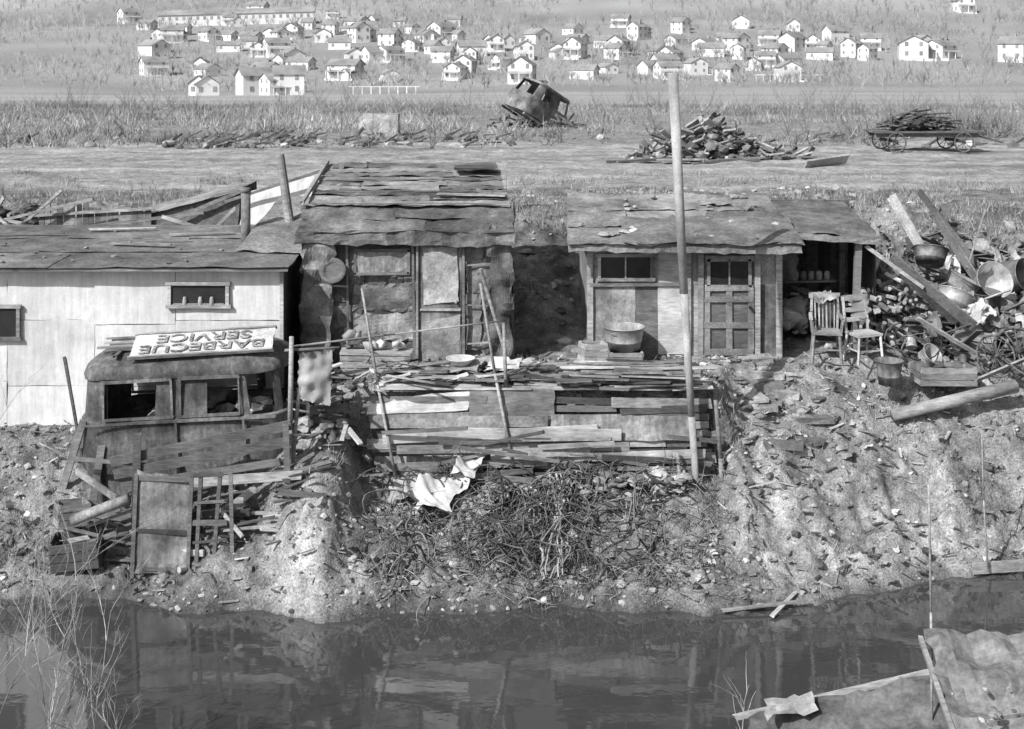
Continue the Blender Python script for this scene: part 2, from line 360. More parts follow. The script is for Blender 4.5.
mb.grid((-2.45,19.94,2.55),(-1.5,19.94,2.53),(-1.48,19.92,2.97),(-2.42,19.92,2.95),10,8,.04,1,.02,4)
for z in(2.5,3.1,3.7,4.15): mb.beam((-.72,19.9,z),(-.05,19.9,z+R(-.05,.05)),.025,.015,UP,3)
mb.beam((-2.5,19.91,2.15),(-2.53,19.91,4.2),.03,.02,UP,3);mb.beam((-3.05,19.9,3.4),(-2.5,19.9,3.38),.03,.02,UP,3);mb.beam((-1.5,19.91,2.15),(-1.52,19.91,4.2),.04,.02,UP,3)
mb.grid((-3.25,19.85,2.15),(-2.75,19.85,2.1),(-2.7,19.8,4.25),(-3.2,19.8,4.25),10,18,.09,0,.04,4);mb.grid((-3.25,20.6,2.15),(-3.25,19.85,2.15),(-3.2,19.8,4.25),(-3.2,20.6,4.3),6,10,.05,0,.02)
mb.grid((-.34,19.86,2.3),(0,19.9,2.2),(.0,19.85,4.3),(-.36,19.8,4.3),10,18,.09,0,.04,4);mb.grid((0,19.9,2.2),(0.0,21.5,2.3),(0.0,21.5,4.5),(.0,19.85,4.3),6,10,.05,0,.02)
mb.obj('tar_paper_patches',[tar,tin,tarl,wood],B)
mb=MB();courses(mb,-3.25,.02,19.72,4.22,-3.3,-.02,20.6,4.52,2,(1.2,2.2),[0],.04,.02,.02)
courses(mb,-3.22,-.05,20.55,4.54,-3.3,-.3,23.4,4.95,9,(.7,1.8),[0,1,1],.02,.016,.014)
mb.grid((-3.3,19.72,4.06),(.04,19.72,4.02),(.04,19.74,4.26),(-3.3,19.74,4.24),24,3,.04,0,.03,4)
mb.beam((-1.2,21,4.68),(-.1,20.9,4.66),.14,.02,mi=2)
mb.box((-.65,22.6,4.95),(.7,.5,.03),.1,0,.03);mb.beam((-3.3,20.4,4.6),(-3.3,23.3,5.0),.05,.06,mi=2)
for y_ in(20.5,21.3,22.1): mb.beam((-3.2,y_,4.58+(y_-20.5)*.14),(-.1,y_+.02,4.58+(y_-20.5)*.14),.03,.012,mi=2)
mb.obj('roof',[tar,tarl,wood],B)
mb=MB();mb.grid((-1.42,19.9,2.2),(-.77,19.9,2.2),(-.77,19.9,4.06),(-1.42,19.9,4.06),8,14,.02,0,.004)
mb.grid((-1.38,19.88,2.25),(-.8,19.88,2.25),(-.8,19.88,2.95),(-1.38,19.88,2.85),6,6,.02,1,.01)
mb.grid((-1.36,19.875,3.1),(-.82,19.875,3.15),(-.84,19.875,4.0),(-1.36,19.875,3.98),6,8,.02,1,.01)
for x in(-1.45,-.74): mb.beam((x,19.87,2.15),(x,19.87,4.1),.04,.04,UP,2)
mb.beam((-1.48,19.87,4.09),(-.71,19.87,4.09),.05,.04,UP,2);mb.beam((-1.4,19.87,3.03),(-.8,19.87,3.03),.04,.02,UP,2);mb.tube((-.86,19.84,3.15),(-.86,19.88,3.15),.02,mi=1)
mb.obj('door',[tin,tarl,wood],B)
mb=MB();mb.grid((-2.38,19.9,3.58),(-1.6,19.9,3.6),(-1.6,19.9,3.92),(-2.38,19.9,3.92),6,4,.01,0,.01)
for z in(3.57,3.93): mb.beam((-2.42,19.885,z),(-1.56,19.885,z+.01),.04,.02,UP,1)
for x in(-2.4,-1.58): mb.beam((x,19.885,3.57),(x,19.885,3.93),.04,.02,UP,1)
mb.obj('boarded_window',[tin,woodd],B)
mb=MB();mb.lathe((-2.72,19.7,3.66),[(.001,-.1),(.1,-.09),(.12,-.02),(.2,0),(.205,-.01),(.11,-.03),(.001,-.03)],20,0,Matrix.Rotation(1.1,3,'X'));mb.obj('hanging_wash_pan',woodd,None,True)
mb=MB();mb.tube((-.47,19.3,3.75),(-.05,19.5,2.3),.03,.025,mi=0);mb.obj('leaning_stick',wood)
mb=MB();mb.beam((-2.55,19.35,2.52),(-1.5,19.35,2.5),.35,.035)
for k in range(3): mb.beam((-2.55,19.2,2.45-.1*k),(-1.52,19.2,2.44-.1*k),.085,.02,UP)
for x in(-2.5,-1.6):
    for y_ in(19.22,19.5): mb.beam((x,y_,2.5),(x,y_,2.12),.05,.05)
mb.obj('wooden_bench',wood)
mb=MB()
for k in range(9): mb.rock((R(-2.5,-1.6),19.4+R(-.05,.05),2.58+R(0,.04)),R(.05,.1),.7,k%3,rg=.9)
for k in range(5): mb.rock((-2.4+R(-.1,.1),19.4,2.68+R(0,.1)),R(.06,.11),.8,k%2,rg=.9)
mb.obj('sack_bundle',[clothg,cloth,tin],None,True)
crate('wooden_crate',(-2.95,19.5,2.12),(.4,.35,.3),.2)
tubo('metal_bucket',(-2.75,19.1,2.1),.11,.15,.26,tin);tubo('enamel_basin',(-.35,19.45,2.25),.13,.2,.12,tinl,0,False)
# ---------------------------------------------------------------- SHACK C
Cc=empty('board_shack')
mb=MB();mb.box((2.7,21.8,3.0),(2.98,2.9,2.0))
mb.obj('core_walls',tarl,Cc)
mb=MB();x=1.2
while x<4.15:
    w_=min(R(.3,.75),4.19-x);yv=20.33-R(0,.01)
    mb.grid((x+.003,yv,2.1),(x+w_-.003,yv,2.1),(x+w_-.003,yv,3.35),(x+.003,yv,3.35+R(-.02,.02)),4,8,.012,random.choice([0,1,4]),.004)
    x+=w_
x=1.2
while x<4.15:
    w_=min(R(.6,1.1),4.19-x);yv=20.325-R(0,.01);mb.grid((x,yv,3.33),(x+w_,yv,3.34),(x+w_,yv,3.95),(x,yv,3.95),5,5,.01,0,.004);x+=w_
for x in(1.22,2.75,4.17): mb.beam((x,20.29,2.15),(x,20.29,3.95),.09,.03,UP,2)
mb.beam((1.2,20.28,3.34),(2.7,20.28,3.35),.05,.02,UP,2);mb.grid((2.28,20.3,2.25),(2.7,20.3,2.25),(2.7,20.3,3.87),(2.28,20.3,3.85),4,8,.01,3,.006)
mb.obj('wall_boards',[tarl,wood,wood,woodl,tin],Cc)
f=MB();p=MB();window(f,p,1.36,2.18,3.42,3.8,20.3,1,.05);f.obj('window_frame',wood,Cc);p.obj('window_pane',pane,Cc)
mb=MB();mb.box((3.38,20.27,3.02),(.84,.04,1.6),mi=0)
for x in(2.94,3.82): mb.beam((x,20.25,2.2),(x,20.25,3.86),.08,.05,UP,1)
mb.beam((2.9,20.25,3.87),(3.86,20.25,3.87),.07,.05,UP,1)
mb.box((3.38,20.24,3.53),(.6,.02,.4),mi=2)
for x in(3.06,3.38,3.70): mb.beam((x,20.22,3.32),(x,20.22,3.75),.05 if x!=3.38 else .02,.02,UP,3)
for z in(2.3,2.72,3.12,3.3,3.76): mb.beam((3.0,20.22,z),(3.76,20.22,z),.09,.02,UP,3)
for x in(3.04,3.38,3.72): mb.beam((x,20.228,2.3),(x,20.228,3.3),.09,.02,UP,3)
mb.tube((3.7,20.15,3.0),(3.7,20.21,3.0),.025,mi=2);mb.obj('door',[woodd,wood,pane,tarl],Cc)
mb=MB();mb.box((2.65,21.4,3.99),(3.45,3.05,.05),j=.01)
courses(mb,.86,4.4,19.88,4.03,1.0,4.5,23,4.42,3,(.9,1.4),[0,0,1],.02,.016,.012)
mb.box((2.7,22.2,4.07),(3.2,1.5,.2),mi=1)
mb.grid((1.7,19.8,4.06),(4.45,19.8,4.04),(4.5,21.2,4.26),(1.75,21.2,4.27),20,8,.03,1,.02);mb.grid((.86,19.86,3.92),(4.42,19.82,3.89),(4.42,19.86,4.06),(.86,19.9,4.05),24,2,.03,1,.02,4)
mb.obj('roof',[tarl,tarf,rockm],Cc)
mb=MB()
for k in range(22):
    y_=R(20,22.8);mb.rock((R(1.1,4.3),y_,4.08+(y_-19.9)*.125),R(.03,.09),.5,lo=True)
for k in range(4): mb.rock((1.45+k*.17,20.3+.07*k,4.13),R(.07,.12),.35,2)
mb.grid((3.2,22.2,4.36),(3.7,22.1,4.36),(3.7,22.5,4.42),(3.3,22.5,4.42),5,4,.05,1,.04)
mb.obj('roof_stones',[rockm,tinl,rockl],Cc)
mb=MB();mb.grid((4.3,20.6,4.12),(5.85,20.5,4.02),(5.85,23,4.32),(4.3,23,4.4),12,8,.04,0,.02);mb.grid((4.25,20.55,4.02),(5.88,20.45,3.94),(5.85,20.5,4.02),(4.3,20.58,4.13),12,2,.03,0,.02)
mb.grid((4.3,20.65,4.05),(5.8,20.55,3.94),(5.8,23,4.25),(4.3,23,4.33),3,3,.0,1,0)
mb.beam((4.2,22.9,2.2),(4.2,22.9,4.3),.1,.1,mi=1);mb.beam((5.8,22.9,2.4),(5.8,22.9,4.2),.1,.1,mi=1)
mb.beam((5.44,20.65,2.2),(5.5,20.65,4.0),.1,.1,UP,1);mb.beam((5.6,20.6,3.9),(6.4,20.2,3.3),.06,.05,UP,1)
for k in range(15): mb.beam((4.3+k*.104,22.9,2.3),(4.3+k*.104,22.9,4.25),.112,.02,UP,2,j=0)
mb.box((5.1,22.96,3.2),(1.7,.03,2.3),mi=0)
mb.beam((4.3,21.4,3.2),(5.3,21.4,3.22),.3,.03,mi=1)
mb.grid((4.25,20.62,3.3),(4.55,20.66,3.35),(4.5,20.62,4.05),(4.25,20.6,4.08),6,10,.08,0,.02,5)
for k in range(10): mb.beam((5.9,21.2+k*.17,2.4),(5.9,21.2+k*.17,3.9+R(-.3,.2)),.17,.02,(1,0,0),2)
mb.obj('porch_lean_to',[tar,wood,woodd],Cc)
mb=MB()
for k in range(7): mb.lathe((4.4+k*.13,21.38,3.22),[(.04,0),(.055,.05),(.05,.12),(.03,.15)],12,k%2)
for k in range(6): mb.rock((R(4.4,5.3),R(20.9,21.5),2.45+R(0,.3)),R(.12,.22),.8,2+k%2,rg=1)
mb.obj('porch_clutter',[tinl,tin,clothg,wood],None,True)
mb=MB()
for k in range(190):
    x=R(5.65,7.0);zt=2.25+max(0,1.1-abs(x-6.2)*.7)*R(.1,1);y_=R(20.6,21.4)
    mb.tube((x,y_,zt),(x+R(-.28,.28),y_+R(.2,.42),zt+R(-.12,.12)),R(.02,.05),n=7,mi=k%3)
for k in range(60): mb.beam((R(4.4,5.4),R(21.3,22.3),R(2.3,3.0)),(R(4.4,5.4),R(21.3,22.3),R(2.3,3.0)),.07,.04,mi=k%3)
mb.obj('firewood_pile',[wood,woodl,woodd])
chair((4.86,20.12,2.2),-.15,True,1.0);chair((5.42,20.05,2.2),.3,False,.98)
mb=MB();mb.grid((4.72,20.3,3.05),(5.02,20.3,3.08),(4.99,20.42,3.2),(4.74,20.42,3.2),8,6,.08,0,.03,6);mb.grid((5.28,20.28,2.8),(5.56,20.3,2.8),(5.56,20.34,3.12),(5.3,20.32,3.12),8,8,.05,0,.03,5);mb.obj('draped_rag',[clothg,cloth],None,True)
tubo('wash_tub',(1.72,19.95,2.42),.24,.31,.34,tinl);crate('wooden_crate',(1.72,19.95,2.2),(.5,.45,.22),.1)
crate('wooden_crate',(1.25,20.0,2.2),(.4,.3,.3),.3,woodl)
tubo('metal_bucket',(5.64,19.45,2.0),.15,.2,.36,tin)
# ---------------------------------------------------------------- right junk yard
crate('wooden_crate',(6.5,19.6,1.98),(.85,.45,.28),.05,wood,3);crate('wooden_crate',(7.25,20.4,2.15),(.6,.5,.5),-.3,wood)
mb=MB();mb.tube((5.6,19.15,1.62),(7.5,19.35,2.0),.085,.1,n=14);mb.obj('log',wood,None,True)
tubo('wash_tub',(7.0,20.7,2.85),.22,.3,.28,tinl,.6);tubo('wash_tub',(6.75,20.9,2.6),.24,.32,.25,tin,-.3);tubo('metal_bucket',(7.75,20.3,2.3),.14,.18,.3,tin,1.2)
tubo('wicker_basket',(7.3,21.3,3.0),.2,.26,.3,wood,.5);tubo('barrel',(7.6,21.1,2.3),.27,.27,.8,woodd,.1,False);tubo('barrel',(7.0,21.5,2.25),.27,.27,.75,wood,-.15,False)
tubo('wash_tub',(7.9,21.6,3.1),.22,.3,.28,tinl,1.1);tubo('metal_bucket',(6.3,20.0,2.2),.12,.16,.28,tinl,.9);tubo('wash_tub',(8.2,20.8,2.7),.22,.3,.28,tin,.9)
tubo('barrel',(8.3,22.6,3.0),.27,.27,.75,tin,1.3,False);tubo('wash_tub',(7.2,22.4,3.3),.22,.3,.28,tin,.4)
wheel('bicycle_wheel',(7.35,19.75,2.35),.31,(1.2,.2,.1),wirem,20,.014);wheel('wagon_wheel',(7.75,19.9,2.4),.36,(1.0,-.4,.3),woodd,12,.03);wheel('bicycle_wheel',(7.65,19.5,2.2),.31,(.5,.2,1),wirem,20,.014)
mb=MB()
for k in range(620):
    x=R(6.0,10);y_=R(20.0,25.2);z=H(x,y_)+R(0,.75)*(1 if y_>20.5 else .5);a=R(0,6.3);l=R(.12,.85);e=R(-.4,.5)
    mb.beam((x,y_,z),(x+l*math.cos(a),y_+l*math.sin(a)*.8,z+l*e),R(.02,.13),.025,(0,R(0,1),1),random.choice([0,0,1,2,2]))
for a,b_,w_ in(((5.95,20.4,3.75),(7.1,20.0,2.75),.2),((6.1,20.7,3.55),(7.0,20.5,2.7),.14),((7.2,23,4.5),(8.0,22.3,3.3),.12),((6.9,19.3,2.1),(8.2,19.7,2.5),.1),((7.4,22.7,4.1),(7.9,21.6,2.9),.2),((6.2,19.9,2.9),(7.2,19.8,2.3),.07),((7.0,24,4.3),(7.5,23.4,3.2),.2),((8.3,22.8,4.2),(7.7,22,3.3),.07)): mb.beam(a,b_,w_,.03,(0,.7,.7),0)
for k in range(300):
    x=R(6.1,10);y_=R(20.0,25);z=H(x,y_)+R(.1,.75);w_=R(.06,.32);mb.grid((x,y_,z),(x+w_,y_+R(-.1,.1),z+R(-.1,.1)),(x+w_,y_+.2,z+R(.1,.4)),(x,y_+.2,z+R(.1,.4)),5,5,.12,random.choice([1,1,1,3,4,2,2,5,5]),.04,3)
for k in range(60): x=R(6.3,9.5);y_=R(20.5,24.5);mb.rock((x,y_,H(x,y_)+R(.1,.6)),R(.06,.2),.7,random.choice([1,2,5]),rg=1.2)
mb.obj('scrap_heap',[wood,tin,woodd,tinl,cloth,tarl])
mb=MB()
for k in range(110):
    r=R(.03,.11);x=R(5.9,9);y_=R(19.7,22.8);z=H(x,y_)+R(0,.35);mb.tube((x,y_,z),(x+R(-.15,.15),y_+R(-.15,.15),z+R(.05,.25)),r,r*R(.9,1.1),n=14,mi=k%3)
mb.obj('tin_can_heap',[tin,tinl,woodd],None,False)
sp=[]
for k in range(60):
    x=R(6,8.8);y_=R(19.9,22.5);c=Vector((x,y_,H(x,y_)+R(.1,.6)));r=R(.1,.4);pts=[c+Vector((math.cos(i*.4+k)*r,R(-.03,.03)+math.sin(i*.4+k)*r*.4,math.sin(i*.4+k)*r*.7)) for i in range(random.randint(5,16))];sp.append((pts,R(.005,.014)))
curves('scrap_wire',sp,wirem,res=0)
mb=MB()
for k in range(90):
    t=R(0,1);y_=20.2-1.7*t;x=3.2+R(0,1.5)+.1*t;mb.rock((x,y_,H(x,y_)-.01),R(.04,.13),.4,lo=k%2==0,rg=.8)
for k in range(16):
    y_=20.1-.11*k;xx=3.3+.03*k+R(0,.9);mb.box((xx,y_,H(xx,y_)+.0),(R(.3,.6),R(.18,.28),.1),R(-.3,.3),0,.035)
mb.obj('stone_steps',rockm)
# ---------------------------------------------------------------- retaining wall of planks
mb=MB()
for k in range(11):
    x=-1.95+k*.48; mb.beam((x,18.5+R(-.03,.03),.6),(x+R(-.05,.05),18.52,2.1),.07,.06,UP,2)
z=1.0
for r_ in range(10):
    x=-2.0+R(-.1,.1)
    while x<2.75:
        l=R(.5,2.2);e=min(x+l,2.9+R(-.2,.1));t=R(-.04,.04);h=R(.07,.15)
        mb.beam((x,18.40-R(0,.07),z+t),(e,18.40-R(0,.07),z+R(-.04,.04)),h,.02,UP,random.choice([0,0,1,2,3,2,2]));x=e+R(-.05,.08)
    z+=.115
mb.beam((-1.82,18.28,1.53),(1.2,18.28,1.67),.13,.025,UP,1);mb.beam((-1.2,18.26,1.62),(1.52,18.25,1.60),.15,.02,UP,1)
mb.beam((-1.6,18.22,1.40),(1.65,18.2,1.45),.12,.02,UP,0);mb.beam((-.3,18.18,1.3),(1.1,18.18,1.35),.2,.02,UP,1);mb.beam((-.2,18.22,1.22),(2.6,18.18,1.08),.1,.02,UP,3)
mb.beam((-1.9,18.2,1.15),(.5,18.15,1.25),.1,.02,UP,0);mb.beam((.9,18.2,1.3),(2.7,18.18,1.36),.12,.02,UP,0);mb.beam((1.0,18.22,1.45),(2.8,18.2,1.2),.07,.02,UP,2)
mb.grid((-2.05,18.31,1.86),(-.62,18.31,1.93),(-.6,18.36,2.2),(-2.0,18.36,2.05),8,4,.02,1);mb.grid((-.62,18.32,1.8),(.6,18.32,1.84),(.6,18.36,2.2),(-.6,18.36,2.22),8,4,.02,0)
mb.grid((.55,18.3,1.52),(2.55,18.3,1.5),(2.55,18.34,1.84),(.55,18.34,1.86),10,4,.03,3);mb.grid((-2,18.28,1.68),(.5,18.28,1.7),(.5,18.31,1.84),(-2,18.31,1.86),10,3,.03,4)
y_=18.42
while y_<19.2:
    x=-1.9
    while x<2.8:
        l=R(.9,2.2);mb.beam((x,y_+R(-.02,.02),2.2+R(0,.05)),(min(x+l,2.85),y_+R(-.02,.02),2.2+R(0,.05)),.13,.025,mi=random.choice([0,0,1,2]));x+=l
    y_+=.125
for k in range(60):
    x=R(.5,1.6);l=R(.5,1.5);yv=R(18.3,19.1);zz=2.22+R(0,.24);mb.beam((x,yv,zz),(min(x+l,2.95),yv+R(-.15,.15),zz+R(-.05,.05)),R(.04,.14),.02,mi=random.choice([0,1,2,3]))
for k in range(50):
    x=R(-1.9,.3);a=R(-.6,.6);l=R(.2,1.1);yv=R(18.4,19.3);mb.beam((x,yv,2.27+R(0,.12)),(x+l*math.cos(a),yv+l*math.sin(a),2.27+R(0,.14)),R(.03,.15),.02,mi=random.choice([0,1,2,3]))
for k in range(14): mb.beam((2.85,18.5+R(0,.9),1.0+k*.09),(2.95,19.3,1.0+k*.09),.09,.03,(1,0,0),2)
for k in range(30):
    x=R(-2,2.2);l=R(.4,1.5);z0=.85+R(0,.8);mb.beam((x,R(17.95,18.25),z0),(x+l,R(17.95,18.25),z0+R(-.25,.25)),R(.03,.08),.02,UP,random.choice([0,2,0]))
mb.obj('plank_retaining_wall',[wood,woodl,woodd,tin,tarl])
mb=MB()
for k in range(60):
    x=R(-3.1,-1.9);y_=R(17.9,19.0);z=H(x,y_)+R(0,.35);a=R(0,6.3);l=R(.1,.6);mb.beam((x,y_,z),(x+l*math.cos(a),y_+l*math.sin(a),z+l*R(-.4,.4)),R(.02,.1),.02,mi=k%3)
for k in range(22): x=R(-3.0,-2.0);y_=R(17.9,18.9);mb.rock((x,y_,H(x,y_)+R(0,.25)),R(.05,.13),.7,2+k%3,rg=1)
mb.obj('rubbish_heap',[wood,woodl,woodd,tar,clothg])
mb=MB();mb.grid((-1.3,18.8,2.33),(-.5,18.75,2.34),(-.4,19.2,2.42),(-1.2,19.3,2.38),8,6,.06,0,.03);mb.grid((-.4,18.9,2.36),(.1,18.9,2.36),(.15,19.3,2.42),(-.3,19.3,2.4),8,6,.05,1,.03)
mb.obj('metal_sheet',[tinl,panel])
tubo('enamel_basin',(-.75,19.0,2.4),.12,.2,.1,cloth,0,False)
mb=MB();pp=[(2.6,18.05,.35),(2.5,18.1,1.9),(2.4,18.15,3.6),(2.26,18.25,6.68)];rr=[.045,.05,.06,.075]
for i in range(3): mb.tube(pp[i],pp[i+1],rr[i],rr[i+1],n=14)
mb.obj('tall_pole',polem,None,True)
def pole(name,a,b_,r,m=wood):
    mb=MB();c=(Vector(a)+Vector(b_))/2+Vector((R(-.03,.03),0,0));mb.tube(a,c,r,r*.9,n=9);mb.tube(c,b_,r*.9,r*.8,n=9);mb.obj(name,m,None,True)
pole('wooden_post',(-1.6,18.1,.95),(-2.15,18.6,3.6),.022);pole('wooden_post',(.02,18.15,1.2),(-.45,18.5,3.68),.024);pole('wooden_post',(-.1,18.2,1.3),(-.12,18.6,3.1),.03)
pole('wooden_post',(2.95,18.1,.5),(2.85,18.2,2.1),.035,wood);pole('wooden_post',(2.42,17.7,.45),(2.3,18.1,1.4),.03);pole('wooden_post',(-3.02,17.55,.7),(-3.0,17.7,3.1),.04)
pole('clothesline_rail',(-3.2,18.7,2.73),(-.17,18.9,3.06),.016,wood);pole('wooden_post',(-3.0,17.6,1.0),(-2.85,17.8,2.9),.03)
pole('wooden_post',(.85,18.1,.9),(1.0,17.0,.35),.03,woodd);pole('thin_stake',(6.3,17.2,.1),(6.25,17.3,1.95),.012,wood)
mb=MB();mb.grid((-2.92,17.7,2.25),(-2.48,17.75,2.15),(-2.45,17.75,2.9),(-2.9,17.7,2.88),14,16,.06,0,.015,7);mb.beam((-3.1,17.75,2.9),(-2.35,17.8,2.93),.03,.03,mi=1);mb.obj('hanging_cloth',[clothg,wood],None,True)
# ---------------------------------------------------------------- abandoned car body
K=empty('abandoned_car_body')
def ring(z,hl,hw,e=4.5,n=72,taper=0,dx=0):
    out=[]
    for i in range(n):
        t=2*math.pi*(i+.5)/n;c_,s_=math.cos(t),math.sin(t)
        x=hl*math.copysign(abs(c_)**(2/e),c_);y_=hw*math.copysign(abs(s_)**(2/e),s_)
        q=.03*noise.noise(Vector((x*2.2,y_*2.2,z*2)))
        out.append((x+dx+q,y_+q,z+.02*noise.noise(Vector((x*3,y_*3,z)))))
    return out
def loft(mb,rings,skip=None,mi=0):
    n=len(rings[0]);vs=[v for r_ in rings for v in r_];fs=[]
    for j in range(len(rings)-1):
        for i in range(n):
            k=(i+1)%n
            if skip and skip(rings[j][i],rings[j][k]):continue
            fs.append([j*n+i,j*n+k,(j+1)*n+k,(j+1)*n+i])
    mb.add(vs,fs,mi)
mb=MB();loft(mb,[ring(-.55,1.38,.66),ring(0,1.42,.7),ring(.3,1.46,.75),ring(.6,1.46,.75),ring(.78,1.45,.74),ring(.8,1.47,.76),ring(.83,1.47,.76),ring(.84,1.43,.73)])
def skp(a,b_):
    x=(a[0]+b_[0])/2;y_=(a[1]+b_[1])/2
    if abs(y_)>.55: return -1.05<x<-.12 or .0<x<.8 or .9<x<1.3
    return x>1.2 and abs(y_)<.5
W0=ring(.84,1.43,.73);W1=ring(1.4,1.38,.68);loft(mb,[W0,W1],skp);Wi0=ring(.84,1.38,.69);Wi1=ring(1.4,1.34,.64);loft(mb,[Wi0,Wi1],skp)
loft(mb,[ring(1.4,1.41,.71),ring(1.47,1.42,.72),ring(1.56,1.38,.68),ring(1.64,1.25,.56),ring(1.69,.95,.35),ring(1.71,.3,.1)]);loft(mb,[ring(1.4,1.41,.71),ring(1.4,1.33,.64)])
mb.obj('body_shell',carp,K,True)
mb=MB()
for x0,x1 in((-1.05,-.12),(.0,.8)):
    for s in(-1,1):
        yv=s*.74
        mb.beam((x0-.02,yv,.87),(x1+.02,yv,.87),.04,.03,UP);mb.beam((x0-.02,s*.71,1.38),(x1+.02,s*.71,1.38),.04,.03,UP)
        for x in(x0,x1): mb.beam((x,yv,.87),(x,s*.71,1.38),.03,.03,UP)
mb.beam((-.06,-.78,-.1),(-.06,-.78,.82),.03,.02,UP);mb.beam((.85,-.78,-.1),(.85,-.78,.82),.03,.02,UP);mb.beam((-1.3,-.785,.82),(1.3,-.785,.82),.035,.02,UP)
mb.obj('window_mouldings',tin,K)
mb=MB()
for k in range(16): mb.rock((R(-1,1.1),R(-.3,.4),.75+R(0,.15)),R(.08,.2),.6,k%4,rg=1)
mb.box((0,0,.6),(2.6,1.2,.1),mi=2);mb.obj('interior_junk',[clothg,tin,woodd,cloth],K)
mb=MB()
for k in range(6): mb.beam((-1.2+R(-.15,.1),-.3+k*.15,1.74),(1.2+R(-.3,.1),-.3+k*.15+R(-.1,.1),1.75),R(.03,.1),.025,mi=k%2)
for x in(-.9,0,.9): mb.beam((x,-.6,1.7),(x+.03,.6,1.73),.05,.04)
mb.grid((.2,-.5,1.76),(1.1,-.45,1.76),(1.0,.3,1.8),(.3,.3,1.8),8,6,.06,2,.03)
mb.obj('roof_slats',[woodd,wood,tar],K)
K.location=(-4.5,18.5,1.12);K.rotation_euler=(.0,-.045,.02)
S=empty('painted_sign_board')
mb=MB();mb.grid((-.97,-.25,.0),(.97,-.25,.0),(.97,.25,0),(-.97,.25,0),12,4,.008,0,.01);mb.box((0,0,-.02),(1.92,.48,.02),j=.006);mb.obj('board',signm,S)
mb=MB();mb.beam((-.99,.26,.0),(.99,.26,.0),.03,.05);mb.beam((-.99,-.26,.0),(.99,-.26,.0),.03,.05);mb.obj('frame',wood,S)
for txt,yy_,sx in (("BARBECUE",.1,1.45),("SERVICE",-.12,1.45)):
    cu=bpy.data.curves.new('lettering','FONT');cu.body=txt;cu.size=.25;cu.align_x='CENTER';cu.align_y='CENTER';cu.extrude=.002;cu.offset=.003;cu.materials.append(letter)
    o=bpy.data.objects.new('lettering',cu);sc.collection.objects.link(o);o.parent=S;o.location=(0,yy_,.02);o.scale=(sx,1,1)
S.location=(-4.3,18.1,2.93);S.rotation_euler=(-.42,.05,math.pi+.05)
# planks by the car
mb=MB()
for a,b_,w_ in(((-5.35,17.35,1.5),(-2.95,17.4,1.98),.13),((-5.3,17.3,1.35),(-3.0,17.42,1.75),.12),((-5.2,17.28,1.2),(-3.1,17.35,1.5),.1),((-4.6,17.2,1.25),(-2.8,17.3,1.35),.12),((-5.0,17.25,.5),(-4.98,17.3,1.9),.1),((-2.95,17.25,.5),(-3.02,17.35,2.0),.09),
   ((-6.2,18.3,1.0),(-5.85,18.2,2.1),.08),((-6.3,18.0,.7),(-5.9,17.9,1.9),.1),((-6.4,18.6,2.6),(-6.0,18.2,1.2),.04),((-5.75,17.7,.6),(-5.6,17.75,1.6),.1),((-5.9,17.5,1.5),(-4.9,17.4,1.45),.05),((-6.0,17.9,1.2),(-5.3,17.4,1.0),.08)): mb.beam(a,b_,w_,.03,UP,random.choice([0,0,2]))
for k in range(64):
    x=R(-6.0,-3.0);l=R(.15,.9);y_=R(16.9,17.6);z=H(x,y_)+.06+R(0,.35);mb.beam((x,y_,z),(x+l,y_+R(-.2,.2),z+R(-.3,.3)),R(.03,.1),.025,UP if k%2 else (0,0,1),random.choice([0,2,2,0]))
mb.obj('plank_pile',[wood,woodl,woodd])
mb=MB();mb.grid((-4.93,16.85,.2),(-4.2,16.85,.22),(-4.18,17.0,1.4),(-4.9,17.0,1.5),8,10,.03,0,.02);mb.grid((-4.92,16.88,.2),(-4.9,17.0,1.5),(-4.9,17.1,1.5),(-4.92,17.0,.2),3,8,.01,0,.005)
for z in(.28,.75,1.42): mb.beam((-4.93,16.84+z*.09,z),(-4.18,16.84+z*.09,z-.03),.05,.03,UP,1)
for x in(-4.92,-4.2): mb.beam((x,16.83,.2),(x+.02,16.96,1.46),.05,.03,UP,1)
mb.obj('discarded_car_door',[tin,woodd])
mb=MB()
for x in(-4.1,-3.88,-3.62): mb.beam((x,16.85,.2),(x+R(-.08,.08),16.98,1.5),.05,.03,UP)
for z in(.35,.6,.85,1.1,1.45): mb.beam((-4.15,16.83+z*.09,z),(-3.6+R(-.2,.1),16.83+z*.09,z+R(-.08,.08)),R(.03,.06),.03,UP)
mb.obj('broken_wooden_frame',woodd)
mb=MB();mb.tube((-5.75,17.0,.85),(-5.0,16.95,1.15),.07,n=14);mb.obj('rusty_pipe',tin,None,True)
crate('wooden_crate',(-5.65,16.95,.3),(.6,.4,.38),.1,woodd);crate('wooden_crate',(-5.9,17.4,.65),(.4,.35,.3),.5,wood);crate('wooden_crate',(-2.6,18.2,1.7),(.5,.35,.4),.3,woodd)
